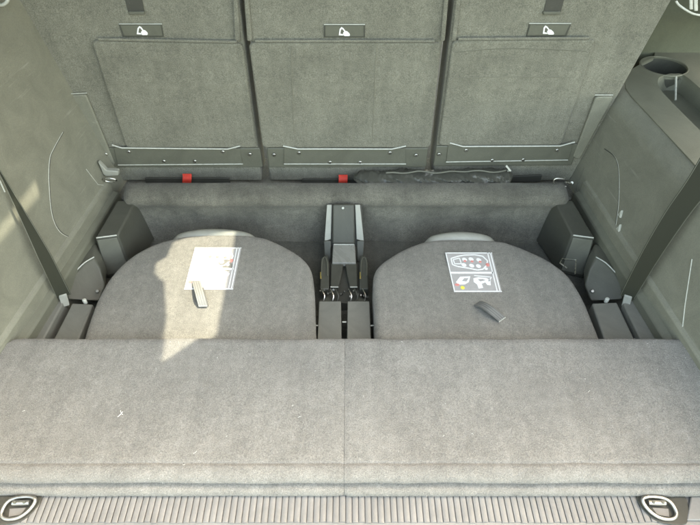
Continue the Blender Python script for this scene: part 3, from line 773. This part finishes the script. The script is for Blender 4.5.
# seat belt hardware on the right pillar, top right corner
g = us(690, 8, 0.10)
bg_ = thing('belt_guide', g, 'pale belt end hanging in a curved guide, top right corner', 'belt guide')
P = cr([us(676, 1, 0.10), us(679, 5, 0.102), us(686, 10, 0.104), us(694, 14, 0.104), us(706, 16, 0.10)], 5)
tube('guide_rim', P, 0.0018, M['bright'], bg_, n=8)
for k, (x0, x1) in enumerate(((688.5, 692.0), (693.0, 697))):
    prism('belt_fold', [us(x0, -14, 0.100), us(x1, -14, 0.100), us(x1 + 0.5, 9 + k * 1.5, 0.104), us(x0 + 0.5, 9 + k * 1.5, 0.104)], SN * 0.003, M['bright'], bg_, bevel=0.0012)

# ------------------------------------------------------------------ hinge covers beside the folded seats
def hinge_cover(left):
    m = (lambda x: x) if left else (lambda x: 690 - x)
    def q(x, y, z): return uz(m(x), y, z)
    t = thing('hinge_cover', q(110, 240, -0.1), ('tall black box-shaped hinge cover beside the left folded seat' if left else 'tall black box-shaped hinge cover beside the right folded seat'), 'hinge cover', 'tall hinge covers')
    bt = [q(117, 200, 0.0), q(136, 200, 0.0), q(118, 235, -0.012), q(95, 238, -0.012)]
    bot = [Vector((bt[0].x, bt[0].y + 0.01, -0.12)), Vector((bt[1].x + (0.012 if left else -0.012), bt[1].y, -0.12)), q(128, 262, -0.085) + Vector((0, 0, -0.035)), q(101, 268, -0.085) + Vector((0, 0, -0.035))]
    bm = bmesh.new(); A = [bm.verts.new(p) for p in bt]; B = [bm.verts.new(p) for p in bot]
    bm.faces.new(A); bm.faces.new(list(reversed(B)))
    for k in range(4): bm.faces.new((A[k], B[k], B[(k + 1) % 4], A[(k + 1) % 4]))
    mk('cover_body', bm, M['blackgloss'], t, bevel=0.004, seg=3)
    # lighter plate on the front face
    n = (bt[3] - bt[2]).cross(bot[2] - bt[2]).normalized()
    if n.y > 0: n = -n
    f = [bt[3].lerp(bt[2], 0.08), bt[2].lerp(bt[3], 0.08), bot[2].lerp(bot[3], 0.08), bot[3].lerp(bot[2], 0.08)]
    f = [f[0].lerp(f[3], 0.05), f[1].lerp(f[2], 0.05), f[2].lerp(f[1], 0.1), f[3].lerp(f[0], 0.1)]
    prism('front_plate', f, n * 0.0022, M['midgrey'], t, bevel=0.0008)
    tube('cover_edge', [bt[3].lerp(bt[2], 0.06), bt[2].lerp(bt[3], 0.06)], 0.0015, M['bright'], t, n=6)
def low_cover(left):
    m = (lambda x: x) if left else (lambda x: 690 - x)
    def q(x, y, z): return uz(m(x), y, z)
    t = thing('latch_cover', q(90, 285, -0.1), ('low rounded black latch cover beside the left seat belt' if left else 'low rounded black latch cover beside the right seat belt'), 'latch cover', 'low latch covers')
    front = [q(66, 300, -0.055), q(67, 285, -0.048), q(74, 273, -0.04), (q(84, 263, -0.034)), q(94, 257, -0.034), q(100, 270, -0.05), q(106, 287, -0.075), q(100, 302, -0.085)]
    back = [p + Vector(((-0.014 if left else 0.014), 0.05, -0.004)) for p in front]
    bm = bmesh.new(); A = [bm.verts.new(p) for p in front]; B = [bm.verts.new(p) for p in back]
    n = len(A); bm.faces.new(A); bm.faces.new(list(reversed(B)))
    for k in range(n): bm.faces.new((A[k], B[k], B[(k + 1) % n], A[(k + 1) % n]))
    mk('cover_body', bm, M['lowcover'], t, bevel=0.009, seg=4)
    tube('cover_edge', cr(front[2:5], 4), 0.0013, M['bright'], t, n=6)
    c = q(99, 291, -0.072); mk('bolt', disc_bm(c + Vector((0, -0.003, 0.003)), (0, -0.6, 0.8), 0.0035, 0.004, 8), M['steel'], t, bevel=0.0007)
for L in (True, False): hinge_cover(L); low_cover(L)
# wire catch in front of the right tall cover
t = thing('wire_catch', uz(562, 265, -0.06), 'small bent wire catch against the right hinge cover', 'wire catch')
tube('wire', [uz(x, y, -0.045) for x, y in [(575, 274), (576, 260), (562, 259), (560, 263), (567, 268)]], 0.0015, M['steel'], t, n=6)

# ------------------------------------------------------------------ seat rails either side
def rail(corners, z, label):
    p = [uz(x, y, z) for x, y in corners]
    c = sum(p, Vector()) / 4
    t = thing('seat_rail', (c.x, c.y, z - 0.05), label, 'seat rail', 'black rails beside the folded seats')
    ext = [p[2] + (p[2] - p[1]) * 0.4, p[3] + (p[3] - p[0]) * 0.4]
    prism('rail_bar', [p[0], p[1], ext[0], ext[1]], (0, 0, -0.045), M['centre'], t, bevel=0.003, seg=3)
    a, b = p[0].lerp(p[1], 0.5), ext[1].lerp(ext[0], 0.5)
    mk('end_stop', disc_bm(a.lerp(p[1], 0.2) + Vector((0, 0.004, -0.004)), (0, 0, 1), 0.0042, 0.012, 8), M['bright'], t, bevel=0.002)
rail([(72, 303), (93, 304), (79, 338), (54, 338)], -0.046, 'inner black rail left of the left folded seat')
rail([(52, 298), (64, 301), (44, 338), (20, 338)], -0.040, 'outer black rail below the left seat belt')
rail([(592, 303), (617, 302), (634, 338), (604, 338)], -0.046, 'inner black rail right of the right folded seat')
rail([(623, 303), (638, 297), (664, 338), (640, 338)], -0.040, 'outer black rail below the right seat belt')

# ------------------------------------------------------------------ seat belts
def belt(path, wids, sides, label):
    t = thing('seat_belt', path[-1], label, 'seat belt', 'seat belts on the side trims')
    n = len(path); P = cr(path, 6); W_ = []; Sd = []
    for i in range(len(P)):
        u = i / (len(P) - 1) * (n - 1); k = min(int(u), n - 2); f = u - k
        W_.append(wids[k] * (1 - f) + wids[k + 1] * f); Sd.append(Vector(sides[k]).lerp(Vector(sides[k + 1]), f))
    mk('webbing', ribbon_bm(P, W_, Sd, 0.0016), M['belt'], t)
    for sgn in (-1, 1):
        e = [p + s.normalized() * w * 0.47 * sgn + Vector((0, -0.0006, 0.0012)) for p, s, w in zip(P, Sd, W_)]
        tube('stitched_edge', e, 0.0006, M['plate'], t, n=5)
    e = P[-1]; sd = Sd[-1].normalized()
    a, b = e - sd * 0.007, e + sd * 0.007
    prism('anchor_tongue', [a + Vector((0, 0, 0.006)), b + Vector((0, 0, 0.006)), b + Vector((0, -0.008, -0.018)), a + Vector((0, -0.008, -0.018))], (0, -0.003, -0.001), M['grey'], t, bevel=0.001)
    return t
belt([uw(-22, 135, -1, 0.02), uw(0, 172, -1, 0.015), uw(22, 213, -1, 0.018), uw(44, 255, -1, 0.028), uz(64, 296, -0.03)], [0.006, 0.005, 0.012, 0.022, 0.026],
     [(0.3, 0.2, 1), (0.5, 0.2, 0.6), (0.8, 0.4, 0.2), (0.85, 0.5, 0), (0.9, 0.4, 0)], 'dark twisted seat belt running down the left side trim')
belt([uw(745, 108, 1, 0.02), uw(705, 175, 1, 0.03), uw(676, 215, 1, 0.035), uw(650, 256, 1, 0.035), uz(627, 297, -0.03)], [0.044, 0.041, 0.036, 0.031, 0.026],
     [(0.75, -0.5, 0.3), (0.75, -0.5, 0.3), (0.8, -0.5, 0.2), (0.85, -0.5, 0), (0.9, -0.4, 0)], 'wide dark seat belt running down the right side trim')

# ------------------------------------------------------------------ rear lashing eyes at the corners of the step
t = thing('lashing_eye', us(108, 178, 0.06), 'small chrome lashing eye at the left end of the carpet step', 'lashing eye', 'rear lashing eyes')
prism('bracket', [uy(x, y, 0.655) for x, y in [(98, 162), (106, 170.5), (118, 171.5), (118.5, 175.5), (106, 176.5), (103, 174)]], (0, 0.012, 0), M['grey'], t, bevel=0.0015)
c = uy(110, 180, 0.645)
tube('eye', [c + Vector((0.014 * math.cos(a), -0.003 * math.sin(a), 0.007 * math.sin(a))) for a in [2 * math.pi * k / 24 for k in range(24)]], 0.0021, M['steel'], t, n=8, closed=True)
t = thing('lashing_eye', us(562, 182, 0.06), 'small chrome lashing eye at the right end of the carpet step', 'lashing eye', 'rear lashing eyes')
loop = [uy(x, y, 0.640) for x, y in [(564, 179), (556, 178.5), (553.5, 182), (556, 186), (566, 186.5)]]
tube('eye', cr(loop, 4), 0.0021, M['steel'], t, n=8)
c = uy(572, 183.5, 0.640); mk('mounting_bolt', disc_bm(c + Vector((0, 0.004, 0)), (-0.2, -0.9, 0.5), 0.0042, 0.006, 8), M['ringsteel'], t, bevel=0.001)
tube('eye_pivot', [uy(565, 182, 0.640), c], 0.0027, M['steel'], t, n=8)

# ------------------------------------------------------------------ centre latch tower between the folded seats
t = thing('latch_tower', uz(344, 260, -0.12), 'black and silver latch mechanism standing between the two folded seats', 'seat latch')
ct, cb = Vector((0, 0.588, 0.006)), None
def tp(x, y, u):                                       # tower face: leans from the step towards the camera, u = height off it
    return hit(x, y, (0, 0.588, 0.0), Vector((0, -1, 0.55)).normalized()) + Vector((0, -0.876, 0.482)) * u
prism('back_plate', [tp(x, y, -0.004) for x, y in [(326, 205), (362, 205), (364, 247), (324, 247)]], Vector((0, 0.876, -0.482)) * 0.02, M['dark'], t, bevel=0.002)
for xs in ([(327, 204.5), (332, 204.5), (331, 239), (324.5, 241)], [(355, 204.5), (360, 204.5), (364, 241), (356.5, 239)]):
    prism('side_strip', [tp(x, y, 0.0) for x, y in xs], Vector((0, -0.876, 0.482)) * 0.003, M['grey'], t, bevel=0.001)
cv = prism('tower_cover', [tp(x, y, 0.002) for x, y in [(333, 203.5), (354, 203.5), (355, 242.5), (332.5, 242.5)]], Vector((0, -0.876, 0.482)) * 0.009, M['blackgloss'], t, bevel=0.003, seg=3)
mk('cover_screw', disc_bm(tp(343, 207, 0.011), (0, -0.876, 0.482), 0.003, 0.002, 10), M['bright'], cv, bevel=0.0008)
zt_ = tp(344, 243, 0.0).z
def tz(x, y, z): return uz(x, y, z)
prism('grey_step', [tp(333, 243, 0.006), tp(355, 243, 0.006), tz(356, 263, zt_ - 0.008), tz(332, 263, zt_ - 0.008)], (0, 0, -0.012), M['stepgrey'], t, bevel=0.002)
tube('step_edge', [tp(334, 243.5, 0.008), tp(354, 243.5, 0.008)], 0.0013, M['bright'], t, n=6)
zz = zt_ - 0.012
for xs in ([(331, 263), (343.3, 263), (341.5, 275), (338.5, 287), (330.5, 287)], [(345.2, 263), (357, 263), (357.5, 287), (350, 287), (347, 275)]):
    a = prism('lever', [tz(x, y, zz) for x, y in xs], (0, 0, -0.012), M['blackgloss'], t, bevel=0.002)
    xm = [q for q in xs if q[1] == 287]
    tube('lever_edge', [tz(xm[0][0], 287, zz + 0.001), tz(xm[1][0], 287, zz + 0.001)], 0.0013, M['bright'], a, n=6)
prism('centre_channel', [tz(x, y, zz - 0.012) for x, y in [(328, 262), (360, 262), (362, 303), (326, 303)]], (0, 0, -0.03), M['dark'], t)
for sgn, xs in ((-1, [(321, 258), (327.5, 255), (329, 262), (329, 289), (320, 289)]), (1, [(360.5, 255), (367, 258), (368.5, 289), (359.5, 289), (359.5, 262)])):
    br = prism('side_bracket', [tz(x, y, zz + 0.002) for x, y in xs], (0, 0, -0.02), M['black'], t, bevel=0.002)
    cx = 324.5 if sgn < 0 else 364
    tube('bracket_loop', cr([tz(cx + a, b, zz + 0.004) for a, b in [(-3, 276), (-2.6, 262), (0, 257), (2.6, 262), (3, 276)]], 4), 0.0013, M['plate'], br, n=6)
    prism('upright_arm', [tp(x, y, 0.0) for x, y in ([(324, 240), (331, 240), (331, 262), (325, 262)] if sgn < 0 else [(357, 240), (364, 240), (363, 262), (357, 262)])], Vector((0, -0.876, 0.482)) * 0.008, M['black'], t, bevel=0.0015)
    xb_ = 320 if sgn < 0 else 359.5
    prism('brass_pin', [tz(xb_, 272.5, zz + 0.003), tz(xb_ + 1.6, 272.5, zz + 0.003), tz(xb_ + 1.6, 279, zz + 0.003), tz(xb_, 279, zz + 0.003)], (0, 0, 0.002), M['brass'], br, bevel=0.0005)
# cluster of springs, bolts and hooks at the foot
for k in range(15):
    x = 321 + 46 * (k / 14) + random.uniform(-0.8, 0.8); y = 293 + random.uniform(-3.5, 5)
    c = tz(x, y, zz - 0.004); r = random.uniform(0.0018, 0.0032)
    mk('bolt', disc_bm(c, (random.uniform(-.3, .3), -0.4, 0.9), r, random.uniform(0.004, 0.008), 8), M[random.choice(['steel', 'black', 'plate', 'black'])], t, bevel=0.0006)
for x in (323, 332, 337, 350, 356, 364):
    P = cr([tz(x - 1.5, 289, zz + 0.002), tz(x, 292, zz + 0.006), tz(x + 1.6, 296, zz + 0.003), tz(x + 0.4, 301, zz - 0.004)], 3)
    tube('hook', P, 0.0015, M[random.choice(['steel', 'black'])], t, n=6)
for xs in ([(319, 300), (329, 296), (334, 303), (322, 304)], [(368, 300), (358, 296), (353, 303), (366, 304)]):
    prism('foot_plate', [tz(x, y, zz - 0.004) for x, y in xs], (0, 0, -0.012), M['black'], t, bevel=0.002)
def centre_plate(cs, label):
    p = [uz(x, y, -0.058) for x, y in cs]; c = sum(p, Vector()) / 4
    t2 = thing('centre_plate', (c.x, c.y, -0.10), label, 'cover plate', 'flat cover plates between the seats')
    e = [p[2] + (p[2] - p[1]) * 0.3, p[3] + (p[3] - p[0]) * 0.3]
    prism('plate_top', [p[0], p[1], e[0], e[1]], (0, 0, -0.03), M['centre'], t2, bevel=0.0015)
    return t2
a = centre_plate([(319, 301), (341, 301), (341.5, 338), (317.5, 338)], 'left flat grey cover plate below the latch mechanism')
b = centre_plate([(347.5, 301), (369.5, 301), (371, 338), (347, 338)], 'right flat grey cover plate below the latch mechanism')
for par, x, y in ((a, 316.5, 325.5), (a, 344.3, 322), (b, 372.5, 325.5)):
    p = uz(x, y, -0.062); tube('cross_pin', [p - Vector((0.004, 0, 0)), p + Vector((0.004, 0, 0))], 0.0015, M['bright'], par, n=6)

# ------------------------------------------------------------------ folded black bag behind the step
def bag():
    t = thing('folded_bag', us(435, 180, 0.04), 'crumpled black nylon bag lying behind the carpet step', 'bag')
    a, b = us(354, 178, 0.036), us(512, 175.5, 0.036)
    bm = bmesh.new(); n, m = 220, 28; rows = []
    for i in range(n + 1):
        u = i / n; c = a.lerp(b, u)
        e = min(1, (u / 0.04) ** 0.5 if u < 0.04 else 1, ((1 - u) / 0.03) ** 0.5 if u > 0.97 else 1)
        ry, rz = 0.026 * e, (0.0080 + 0.0015 * math.sin(u * 9)) * e
        row = []
        for k in range(m):
            th = 2 * math.pi * k / m
            q = Vector((u * 16 + math.sin(th) * 1.4, math.cos(th) * 1.2, 5))
            d = 1 + 0.35 * mnoise.noise(q) + 0.22 * abs(mnoise.noise(q * 2.3)) - 0.38 * abs(mnoise.noise(Vector((u * 30 + 3 * math.cos(th), 2, th * 0.6)))) - 0.06 * abs(mnoise.noise(Vector((u * 110 - 4 * math.cos(th), 7, th))))
            row.append(bm.verts.new(c + Vector((0.004 * mnoise.noise(q * 3), math.cos(th) * ry * d, math.sin(th) * rz * d))))
        rows.append(row)
    for A, B in zip(rows, rows[1:]):
        for k in range(m): bm.faces.new((A[k], A[(k + 1) % m], B[(k + 1) % m], B[k]))
    bm.faces.new(list(reversed(rows[0]))); bm.faces.new(rows[-1])
    mk('bag_body', bm, M['bag'], t)
    z = [a.lerp(b, k / 20) + Vector((0, -0.004 + 0.002 * math.sin(k), 0.0165 + 0.0022 * math.sin(k * 1.7))) for k in range(4, 20)]
    tube('zip', cr(z, 3), 0.002, M['plate'], t, n=6)
    e = us(508, 171, 0.05)
    tube('zip_pull', [e, e + Vector((0.004, -0.004, 0.003)), e + Vector((-0.006, 0.004, 0.012))], 0.0024, M['bright'], t, n=6)
bag()

# ------------------------------------------------------------------ lint and fluff caught in the carpets
def lint_bm(spots, size):
    bm = bmesh.new()
    for c in spots:
        n = random.randint(3, 5); L = size * random.uniform(0.5, 1.4); a = random.uniform(0, 6.28)
        P = [c + Vector((math.cos(a) * L * (k / n - 0.5) + random.uniform(-.3, .3) * L, math.sin(a) * L * (k / n - 0.5) + random.uniform(-.3, .3) * L, 0.0008 + 0.0008 * random.random())) for k in range(n)]
        tube_bm(cr(P, 2), 0.00022, 4, bm=bm)
    return bm
for nm, par in [(o.name, o) for o in list(COL.objects) if o.name.startswith('load_floor_panel')]:
    x0, x1 = (XL, XS) if par.location.x < 0 else (XS, XR)
    o = mk('lint', lint_bm([Vector((random.uniform(x0 + .02, x1 - .02), random.uniform(0.0, 0.22), 0.001)) for k in range(11)], 0.0035), M['lint'], par); tag(o, kind='stuff')
o = thing('lint_speck', uz(122, 413, 0.001), 'white lint speck on the left load floor panel', 'lint')
c = uz(121, 414, 0.0014)
for P in ([(-4, -5), (-1, -2), (0, 1), (2, 4)], [(-2, -1), (1, 0), (3, -1)], [(0, 2), (-2, 4), (-2, 6)]):
    tube('lint_fibre', cr([c + Vector((x * 0.001, y * 0.001, 0.0004 * (i % 2))) for i, (x, y) in enumerate(P)], 3), [0.0005] * (3 * (len(P) - 1) + 1), M['lint'], o, n=5)
